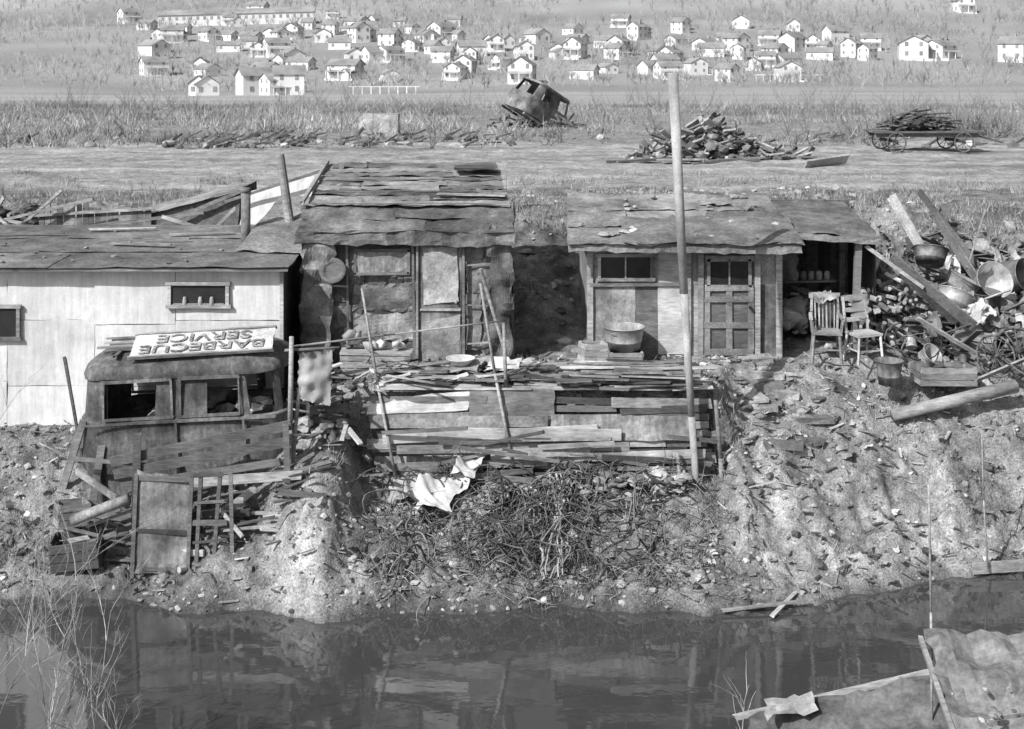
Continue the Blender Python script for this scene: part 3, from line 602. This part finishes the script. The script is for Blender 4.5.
# ---------------------------------------------------------------- cloth + wires
mb=MB()
def drape(cx,cy,w_,h_,mi,lift=.16):
    sd=R(0,50);vs=[];n=26
    for j in range(n+1):
        for i in range(n+1):
            u=i/n-.5;v=j/n-.5
            x=cx+u*w_*(1+.5*noise.noise(Vector((j*.12,sd,0))))+v*.3*w_;y_=cy+v*h_*(1+.4*noise.noise(Vector((i*.12,sd,3))))
            vs.append((x,y_,max(H(x,y_)+.03,H(cx,cy)+lift+(y_-cy)*.6)+.09*noise.noise(Vector((x*4,y_*3,sd)))+.07*noise.noise(Vector((x*11+y_*6,y_*5,sd)))+.05))
    mb.add(vs,[[j*(n+1)+i,j*(n+1)+i+1,(j+1)*(n+1)+i+1,(j+1)*(n+1)+i] for j in range(n) for i in range(n)],mi)
drape(-1.0,17.65,.62,.5,0,.2);drape(-.62,17.95,.38,.34,0,.26);drape(-.2,17.9,.4,.3,1,.14);drape(-1.5,17.9,.4,.3,1,.12)
mb.obj('discarded_cloth',[cloth,clothg],None,True)
sp=[]
for k in range(230):
    x=R(-1.9,2.4) if k%3 else R(-.6,1.0);y_=R(16.6,18.15);c=Vector((x,y_,H(x,y_)+.05+R(0,.16)));r=R(.08,.40)
    a=Vector((R(-1,1),R(-.3,.3),R(-.4,.4))).normalized();b_=a.cross(Vector((R(-.4,.4),-.8,.6))).normalized();T0=R(0,6);tt=R(2,8);pts=[]
    for i in range(22):
        t=T0+tt*i/21;pts.append(c+a*math.cos(t)*r*(1+.02*i)+b_*math.sin(t)*r*.8+Vector((noise.noise(Vector((i*.2,k,0))),noise.noise(Vector((i*.2,k,5))),noise.noise(Vector((i*.2,k,9)))))*.2)
    sp.append((pts,R(.004,.014)))
curves('wire_tangle',sp,wirem,res=0)
sp=[]
for k in range(620):
    x=R(-1.9,3.0);y_=R(16.3,18.3);p0=Vector((x,y_,H(x,y_)));d=Vector((R(-1,1),R(-1,.2),R(-.1,.9))).normalized();l=R(.15,.8);pts=[p0]
    for i in range(6): pts.append(pts[-1]+d*l/6);d=(d+Vector((R(-.3,.3),R(-.3,.3),R(-.35,.15)))).normalized()
    r0=R(.003,.010);sp.append((pts,[r0*(1-.13*i) for i in range(7)]))
curves('brush_tangle',sp,twig,res=0)
sp=[]
for k in range(7):
    t=[Vector((.7+R(-.2,.2),18.1,1.1)),Vector((.55+R(-.3,.3),17.6,.85)),Vector((.5+R(-.2,.3),17.0,.5)),Vector((R(.2,.8),16.5,.2))];pts=[]
    for i in range(3):
        for j in range(5): pts.append(t[i].lerp(t[i+1],j/5)+Vector((R(-.03,.03),0,R(-.02,.04))))
    sp.append((pts,R(.008,.018)))
curves('exposed_roots',sp,rope)
# ---------------------------------------------------------------- rubble & litter
mb=MB()
for k in range(5600):
    x=R(-8.5,8.5);y_=R(16.0,20.3);z=H(x,y_)
    if z<.0 or noise.noise(Vector((x*.8,y_*.8,31)))<R(-.5,.3):continue
    mb.rock((x,y_,z),abs(random.gauss(0,.02))+.01,R(.4,.8),random.choice([0,0,0,1]),lo=True)
for k in range(220):
    x=R(-4.6,3.4);y_=R(16.0,17.3);z=H(x,y_)
    if z>0: mb.rock((x,y_,z),R(.02,.07),.5,random.choice([0,0,0,1]),lo=True)
for k in range(110): x=R(.9,2.4);mb.rock((x,18.0+R(-.2,.15),H(x,17.9)+R(0,.25)),R(.04,.12),.5,random.choice([0,0,0,1]))
for k in range(1500):
    x=R(-1,9.5);y_=R(20.6,31);mb.rock((x,y_,H(x,y_)),abs(random.gauss(0,.04))+.015,.6,random.choice([0,0,0,1]),lo=True)
mb.obj('bank_rubble',[rockm,rockl])
mb=MB()
for k in range(2200):
    x=R(-8,8.5);y_=R(16.3,20.3)
    z=H(x,y_)
    if z<.05:continue
    a=R(0,6.3);l=abs(random.gauss(0,.13))+.04;e=R(-.3,.4);mi=random.choice([0,0,2,3,2,0,1,4 if k%4==0 else 3])
    if k%3: mb.beam((x,y_,z+.02),(x+l*math.cos(a),y_+l*math.sin(a),z+.02+l*e),R(.01,.045),.01,mi=mi)
    else:
        w_=R(.03,.11);mb.grid((x,y_,z+.02),(x+w_*math.cos(a),y_+w_*math.sin(a),z+.02),(x+w_*(math.cos(a)-math.sin(a)),y_+w_*(math.sin(a)+math.cos(a)),z+.02+R(0,.08)),(x-w_*math.sin(a),y_+w_*math.cos(a),z+.02+R(0,.08)),3,3,.04,mi,.02)
for k in range(90):
    x=R(-7,7);y_=R(16.6,19.5);z=H(x,y_)
    if z>.1: r=R(.025,.05);a=R(0,6);mb.tube((x,y_,z+r*.6),(x+.1*math.cos(a),y_+.1*math.sin(a),z+r*.8),r,n=10,mi=3)
mb.obj('scattered_litter',[wood,woodl,woodd,tin,cloth])
mb=MB();mb.beam((6.1,17.25,.12),(7.1,17.35,.14),.14,.03,UP);mb.beam((2.6,16.1,.06),(3.7,16.3,.1),.04,.03);mb.beam((3.2,16.0,.03),(3.6,16.5,.12),.06,.02);mb.obj('driftwood_boards',wood)
# ---------------------------------------------------------------- plateau things
W=empty('flatbed_wagon')
mb=MB()
for k in range(6): mb.beam((-1.75,-.6+k*.22,.62),(1.75,-.6+k*.22,.62),.2,.05)
mb.beam((-1.7,-.4,.52),(1.7,-.4,.52),.1,.12);mb.beam((-1.7,.3,.52),(1.7,.3,.52),.1,.12);mb.beam((1.7,0,.5),(2.6,-.2,.25),.08,.06)
for x in(-1.1,1.1): mb.beam((x,-.75,.32),(x,.75,.32),.09,.09)
mb.obj('bed',woodd,W)
for x in(-1.1,1.1):
    for s in(-1,1): wheel('wheel',(x,s*.75,.3),.3,(math.pi/2,0,0),woodd,10,.025,W)
mb=MB()
for k in range(90):
    x=R(-1,1);z=.68+R(0,.65)*(1-abs(x)*.6);a=R(-.4,.4);mb.beam((x-.4,R(-.5,.5),z),(x+R(.0,.4),R(-.5,.5),z+a*.6),R(.04,.14),.04,mi=k%2)
for k in range(14): mb.rock((R(-.9,.9),R(-.4,.4),.85),R(.1,.25),.7,k%2,rg=1)
mb.obj('scrap_load',[woodd,tar],W)
W.location=(13.4,42.5,H(13.4,42.5));W.rotation_euler=(0,0,.05)
mb=MB()
for k in range(520):
    x=random.gauss(6.4,1.0);y_=40+R(-1,1);h_=max(.05,1.25-abs(x-6.0)*.5);z=H(x,y_)+R(0,h_);a=R(-2.8,2.8);l=R(.15,.65);mb.beam((x,y_,z),(x+l*math.cos(a),y_+l*math.sin(a)*.5,z+R(-.3,.3)),R(.06,.2),.06,(0,R(0,1),1),mi=random.choice([0,0,1,3,1]))
for k in range(160): x=random.gauss(6.2,.9);h_=max(.05,1.0-abs(x-6.0)*.5);mb.rock((x,40+R(-1,.5),H(x,40)+R(0,h_)),R(.08,.22),.7,random.choice([0,1,3]),True)
for k in range(9): x=R(2.5,6);mb.beam((x,38.5+R(-.5,.5),H(x,38.5)+.05),(x+R(.8,2.2),38.5+R(-.5,.5),H(x,38.5)+.1),.14,.05,mi=k%2)
mb.obj('lumber_pile',[wood,woodd,woodl,tarl])
mb=MB();mb.beam((8.3,36.8,3.75),(9.6,37.2,3.9),.35,.06,(0,1,.9));mb.obj('fallen_board',wood)
mb=MB();loft(mb,[ring(0,1.5,.8),ring(.5,1.55,.85),ring(.8,1.5,.8)])
def sk2(a,b_): x=(a[0]+b_[0])/2;return (abs((a[1]+b_[1])/2)>.6 and (-.9<x<-.05 or .1<x<.9)) or (abs((a[1]+b_[1])/2)<.55)
loft(mb,[ring(.8,1.4,.78),ring(1.4,1.2,.7)],sk2);loft(mb,[ring(1.4,1.25,.74),ring(1.5,1.2,.7),ring(1.56,.8,.4),ring(1.58,.1,.05)]);loft(mb,[ring(0,1.5,.8),ring(0,.1,.05)])
mb.beam((-1.5,-.7,-.1),(1.8,-.7,-.1),.1,.1);mb.beam((-1.5,.7,-.1),(1.8,.7,-.1),.1,.1)
o=mb.obj('wrecked_car',[tin]);o.location=(.9,57,3.95);o.rotation_euler=(.25,.42,.9)
mb=MB()
for k in range(50): x=R(-.8,2.8);mb.beam((x,56.3+R(-.6,.6),H(x,56)+R(0,.35)),(x+R(-.6,.6),56.3,H(x,56)+R(0,.6)),.1,.06,mi=k%2)
mb.obj('wreck_scrap',[woodd,tin])
mb=MB();mb.grid((-5.9,50,3.6),(-4.4,50,3.6),(-4.4,50.1,4.5),(-5.9,50.1,4.55),8,5,.05,0);mb.grid((-5.9,50.1,4.55),(-4.4,50.1,4.5),(-4.4,51.2,4.5),(-5.9,51.2,4.5),5,5,.03,0);mb.grid((-4.4,50.1,3.6),(-4.4,51.2,3.6),(-4.4,51.2,4.5),(-4.4,50.1,4.5),5,5,.03,0);mb.obj('sheet_metal_box',tinl)
mb=MB()
for k in range(170):
    x=random.choice([R(-12,-7),R(-6.5,-1),R(8,22),R(-12,-7),R(-18,18)]);y_=R(44,50);mb.rock((x,y_,H(x,y_)+.05),R(.05,.22),.7,k%4,True)
    l=R(.1,.7);mb.beam((x,y_,H(x,y_)+.1),(x+l,y_+R(-.3,.3),H(x,y_)+.1+R(-.1,.3)),.09,.06,mi=k%3)
mb.obj('dumped_scrap',[tar,woodd,tin,tinl])
# ---------------------------------------------------------------- vegetation
def blades(name,pts,h,wd,mat,lean=.35):
    n=len(pts);P=np.array(pts);hh=np.random.uniform(h[0],h[1],n)*np.random.uniform(.4,1,n)
    if P.shape[1]>3: hh=hh*P[:,3];P=P[:,:3]
    a=np.random.uniform(0,6.283,n);la=np.random.uniform(0,6.283,n);ll=np.random.uniform(0,lean,n)*hh
    w_=wd*np.random.uniform(.6,1.4,n);dx=np.cos(a)*w_;dy=np.sin(a)*w_
    v=np.zeros((n,3,3));v[:,0]=P-np.c_[dx,dy,np.full(n,.02)];v[:,1]=P+np.c_[dx,dy,np.full(n,-.02)];v[:,2]=P+np.c_[np.cos(la)*ll,np.sin(la)*ll,hh]
    me=bpy.data.meshes.new(name);me.from_pydata(v.reshape(-1,3).tolist(),[],np.arange(n*3).reshape(-1,3).tolist());me.update();me.materials.append(mat)
    o=bpy.data.objects.new(name,me);sc.collection.objects.link(o)
pts=[]
while len(pts)<90000:
    y_=44+46*R(0,1)**.9;x=R(-.46,.46)*y_
    d=noise.noise(Vector((x*.2,y_*.25,1)))+.6*noise.noise(Vector((x*.7,y_*.7,1)))+(.25 if x<-4 else -.15)+(y_-56)*.012
    if d>R(-.1,.4):
        s_=R(.1,.4);z=H(x,y_);k_=max(.25,.7+1.5*noise.noise(Vector((x*.35,y_*.35,77))))*R(.5,1.2)
        for q in range(14): pts.append((x+random.gauss(0,s_),y_+random.gauss(0,s_),z,k_))
blades('dry_brush',pts,(.15,.75),.017,brushm,1.6)
pts=[]
while len(pts)<60000:
    y_=R(22.8,35);x=R(-.5,.5)*y_
    if noise.noise(Vector((x*.5,y_*.5,9)))+.5*noise.noise(Vector((x*1.6,y_*1.6,9)))+.35*(1-abs(y_-26.5)/5)>R(0,.7):
        z=H(x,y_);k_=R(.4,1.2)
        for q in range(9): pts.append((x+random.gauss(0,.09),y_+random.gauss(0,.09),z,k_))
blades('dry_grass',pts,(.06,.27),.007,grass,1.4)
pts=[]
while len(pts)<26000:
    y_=R(16.3,20);x=R(-9,9)
    z=H(x,y_)
    if z>.05 and noise.noise(Vector((x*.9,y_*.9,19)))>R(.0,.5):
        for q in range(8): pts.append((x+random.gauss(0,.05),y_+random.gauss(0,.05),z-.01))
blades('bank_weeds',pts,(.03,.17),.004,grass,1.4)
def shrub(base,h,n,spread,sp,r0=.014,depth=2):
    def br(p,d,l,r,dep):
        pts=[p];rad=[r]
        k=6
        for i in range(k):
            d=(d+Vector((R(-.18,.18),R(-.18,.18),R(-.06,.12)))).normalized();p=p+d*l/k;pts.append(p);rad.append(r*(1-.12*(i+1)))
            if dep>0 and i>0:
                for q in range(random.choice([1,1,2])): br(p,(d+Vector((R(-.8,.8),R(-.8,.8),R(-.1,.5)))).normalized(),l*R(.3,.5),r*.5,dep-1)
        sp.append((pts,rad))
    for k in range(n): br(Vector(base)+Vector((R(-.15,.15),R(-.15,.15),0)),Vector((R(-spread,spread),R(-spread,spread),1)).normalized(),h*R(.6,1),r0*R(.6,1),depth)
for (x,y_,h_,n) in((-4.7,11.8,2.6,3),(-4.1,11.9,1.8,3),(-5.3,12.6,2.6,4),(-3.5,11.8,1.0,3),(-4.4,12.0,2.2,2)):
    sp=[];shrub((x,y_,H(x,y_)),h_,n,.5,sp,.010,2);curves('bare_shrub',sp,twigl,res=0)
sp=[]
for k in range(130):
    y_=R(48,85);x=R(-.42,.42)*y_;shrub((x,y_,H(x,y_)),R(.6,1.9),5,.8,sp,.016,1)
for k in range(70): x=random.gauss(18,3.4);shrub((x,51+R(-2,2),3.6),R(.7,1.5),6,1.1,sp,.024,1)
curves('brush_thicket',sp,twig,res=0)
sp=[]
for k in range(170):
    y_=R(23.5,29);x=R(-.45,.45)*y_
    if noise.noise(Vector((x*.5,y_*.4,50)))>-.1: shrub((x,y_,H(x,y_)-.03),R(.15,.6),5,1.3,sp,.007,1)
for k in range(50): y_=R(44,52);x=R(-.42,.42)*y_;shrub((x,y_,H(x,y_)-.03),R(.3,.9),5,1.3,sp,.016,1)
curves('dark_scrub_bushes',sp,twigd,res=0)
mb=MB()
vs=[];fs=[]
for k in range(10500):
    if k%3==0: y_=R(290,540);x=R(-.42,.42)*y_;s_=R(3,6)
    else: y_=R(500,1000);x=R(-.5,.5)*y_;s_=R(4,8)
    if noise.noise(Vector((x*.012,y_*.02,5)))<R(-.5,.3):continue
    z=H(x,y_)
    for q in range(10):
        a=R(-1.1,1.1);o=len(vs);w_=s_*.02;zb=z+s_*R(.1,.4)*(q>0);vs+=[(x-w_,y_,zb),(x+w_,y_,zb),(x+math.sin(a)*s_*R(.3,.6),y_+R(-1,1),z+s_*(.25+.75*math.cos(a)*R(.5,1)))];fs.append([o,o+1,o+2])
mb.add(vs,fs);mb.obj('distant_tree_mass',fartree)
# ---------------------------------------------------------------- distant houses
def house_mesh(w_,d_,h_,rh,porch,side):
    mb=MB();mb.box((0,0,h_/2-1),(w_,d_,h_+2));o=.4
    if side: # ridge along x
        for s in(-1,1): mb.add([(-w_/2-o,s*(d_/2+o),h_-.2),(w_/2+o,s*(d_/2+o),h_-.2),(w_/2+o,0,h_+rh),(-w_/2-o,0,h_+rh)],[[0,1,2,3]],1)
        for s in(-1,1): mb.add([(s*w_/2,-d_/2,h_),(s*w_/2,d_/2,h_),(s*w_/2,0,h_+rh-.15)],[[0,1,2]],0)
    else:
        for s in(-1,1): mb.add([(s*(w_/2+o),-d_/2-o,h_-.2),(s*(w_/2+o),d_/2+o,h_-.2),(0,d_/2+o,h_+rh),(0,-d_/2-o,h_+rh)],[[0,1,2,3]],1)
        for s in(-1,1): mb.add([(-w_/2,s*d_/2,h_),(w_/2,s*d_/2,h_),(0,s*d_/2,h_+rh-.15)],[[0,1,2]],0)
    for fl in range(2 if h_>4.5 else 1):
        for x in np.linspace(-w_*.3,w_*.3,2): mb.box((x,-d_/2-.05,1.7+fl*2.7),(.8,.1,1.2),mi=2)
        for y_ in(-d_*.25,d_*.25): 
            for s in(-1,1): mb.box((s*(w_/2+.05),y_,1.7+fl*2.7),(.1,.8,1.2),mi=2)
    if porch:
        mb.add([(-w_*.5,-d_/2-2,2.5),(w_*.5,-d_/2-2,2.5),(w_*.5,-d_/2-.12,3.1),(-w_*.5,-d_/2-.12,3.1)],[[0,1,2,3]],1)
        for x in(-w_*.45,0,w_*.45): mb.box((x,-d_/2-1.9,1.2),(.2,.2,2.6))
        mb.box((0,-d_/2-1,-.3),(w_,2,.9),mi=0)
    mb.box((w_*.2,0,h_+rh*.9),(.6,.6,1.6),mi=1)
    ob=mb.obj('house_src',[farwall,farroof,farwin]);me=ob.data;bpy.data.objects.remove(ob);return me
HM=[house_mesh(6,8,4.6,2.2,True,False),house_mesh(8,7,4.8,2,True,True),house_mesh(7,7,3.2,2.3,False,False),house_mesh(9,6,3.2,1.8,False,True),house_mesh(5.5,7,5.2,2,False,False),house_mesh(5,5,3,2,False,False)]
rows=[(262,-66,-42,5),(285,-58,-45,2),(335,-72,10,8),(350,12,80,8),(380,-104,100,22),(410,-112,112,22),(440,-60,118,14),(450,-130,10,14),(480,-140,-20,13),(515,-150,-20,10),(500,0,130,6),(420,110,155,5),(400,120,140,2),(570,-160,-60,4)]
for y0,xa,xb,n in rows:
    for k in range(n):
        x=xa+(xb-xa)*(k+R(-.2,1.2))/n;y_=y0+R(-22,22)*(1 if y0>300 else .3);o=bpy.data.objects.new('house',random.choice(HM));sc.collection.objects.link(o);o.location=(x,y_,H(x,y_));o.rotation_euler=(0,0,R(-.9,.9)+random.choice([0,0,1.57]));s_=R(.65,1.0)*(1.25 if x>118 else 1);o.scale=(s_,s_,s_*R(.8,1.05))
o=bpy.data.objects.new('house',HM[0]);sc.collection.objects.link(o);o.location=(208,600,H(208,600)-1);o.scale=(1.3,1.3,1.3)
mb=MB();mb.box((0,0,.5),(62,9,5))
mb.add([(-31.5,-5,3),(31.5,-5,3),(31.5,0,5.2),(-31.5,0,5.2)],[[0,1,2,3]],1);mb.add([(-31.5,5,3),(31.5,5,3),(31.5,0,5.2),(-31.5,0,5.2)],[[0,1,2,3]],1)
for k in range(22): mb.box((-29+k*2.75,-4.55,1.6),(1.0,.1,1.3),mi=2)
for s in(-1,1): mb.add([(s*31,-4.5,3),(s*31,4.5,3),(s*31,0,5.1)],[[0,1,2]],0)
o=mb.obj('long_row_building',[farwall,farroof,farwin]);o.location=(-112,530,H(-112,530)+1);o.rotation_euler=(0,-.03,.12)
mb=MB()
for x0,y_,n in((-32,262,8),(62,330,10)):
    for k in range(n): mb.box((x0+k*1.8,y_,H(x0,y_)+.8),(.2,.2,1.8))
    mb.box((x0+(n-1)*.9,y_,H(x0,y_)+1.6),(n*1.8,.12,.2))
mb.obj('white_rail_fence',farwall)
# ---------------------------------------------------------------- near shed roofs (bottom right)
N_=empty('riverside_shed')
mb=MB();mb.grid((1.7,8.9,1.15),(4.6,8.7,1.4),(4.6,10.6,2.2),(1.9,10.5,1.62),24,16,.06,0,.02,3);mb.grid((3.1,8.2,1.75),(5.2,8.0,1.8),(5.2,10.1,2.45),(3.2,10.1,2.48),24,20,.10,1,.03,4)
mb.beam((1.8,10.52,1.60),(4.5,10.6,2.18),.04,.04,mi=2);mb.beam((3.17,10.1,2.44),(3.1,8.2,1.75),.03,.04,mi=2)
for k in range(40): mb.rock((R(3.2,4.5),R(9.0,10),2.25+R(0,.12)),R(.01,.04),.6,3,lo=True)
mb.grid((2.0,10.2,1.72),(2.4,10.3,1.78),(2.4,10.45,1.84),(2.05,10.45,1.78),5,3,.03,4,.03)
mb.obj('roof',[tar,tarf,wood,rockm,tinl],N_)
mb=MB();mb.box((3.4,9.5,1.0),(2.8,1.6,1.1));mb.box((4.2,9.0,1.2),(1.7,1.5,1.2));mb.obj('walls',tar,N_)
sp=[];shrub((1.9,10.6,1.0),.9,2,.5,sp,.01,1);curves('bare_shrub',sp,twigl)
pole('thin_stake',(3.28,10.15,1.6),(3.27,10.2,3.6),.011,wood)
# ---------------------------------------------------------------- light, world, camera
wd=bpy.data.worlds.new('World');sc.world=wd;wd.use_nodes=True;nt=wd.node_tree
sky=nt.nodes.new('ShaderNodeTexSky');sky.sky_type='NISHITA';sky.sun_disc=False
Ld=Vector((.52,.56,-.64)).normalized()
sky.sun_elevation=math.asin(-Ld.z);sky.sun_rotation=math.atan2(-Ld.x,-Ld.y);sky.dust_density=3
bw=nt.nodes.new('ShaderNodeRGBToBW');nt.links.new(sky.outputs[0],bw.inputs[0]);nt.links.new(bw.outputs[0],nt.nodes['Background'].inputs[0]);nt.nodes['Background'].inputs[1].default_value=.12
l=bpy.data.lights.new('sun','SUN');l.energy=5;l.angle=math.radians(.5);l.color=(1,1,1);lo=bpy.data.objects.new('sun',l);sc.collection.objects.link(lo);lo.rotation_euler=Ld.to_track_quat('-Z','Y').to_euler()
cam=bpy.data.cameras.new('camera');co=bpy.data.objects.new('camera',cam);sc.collection.objects.link(co);sc.camera=co
co.location=(0,0,7);co.rotation_euler=(math.pi/2,0,0);cam.lens=1300/1024*36;cam.sensor_width=36;cam.shift_y=-(364.5-50)/1024;cam.clip_end=4000;cam.clip_start=.1
sc.view_settings.view_transform='Standard'
try: sc.view_settings.look='None'
except: pass
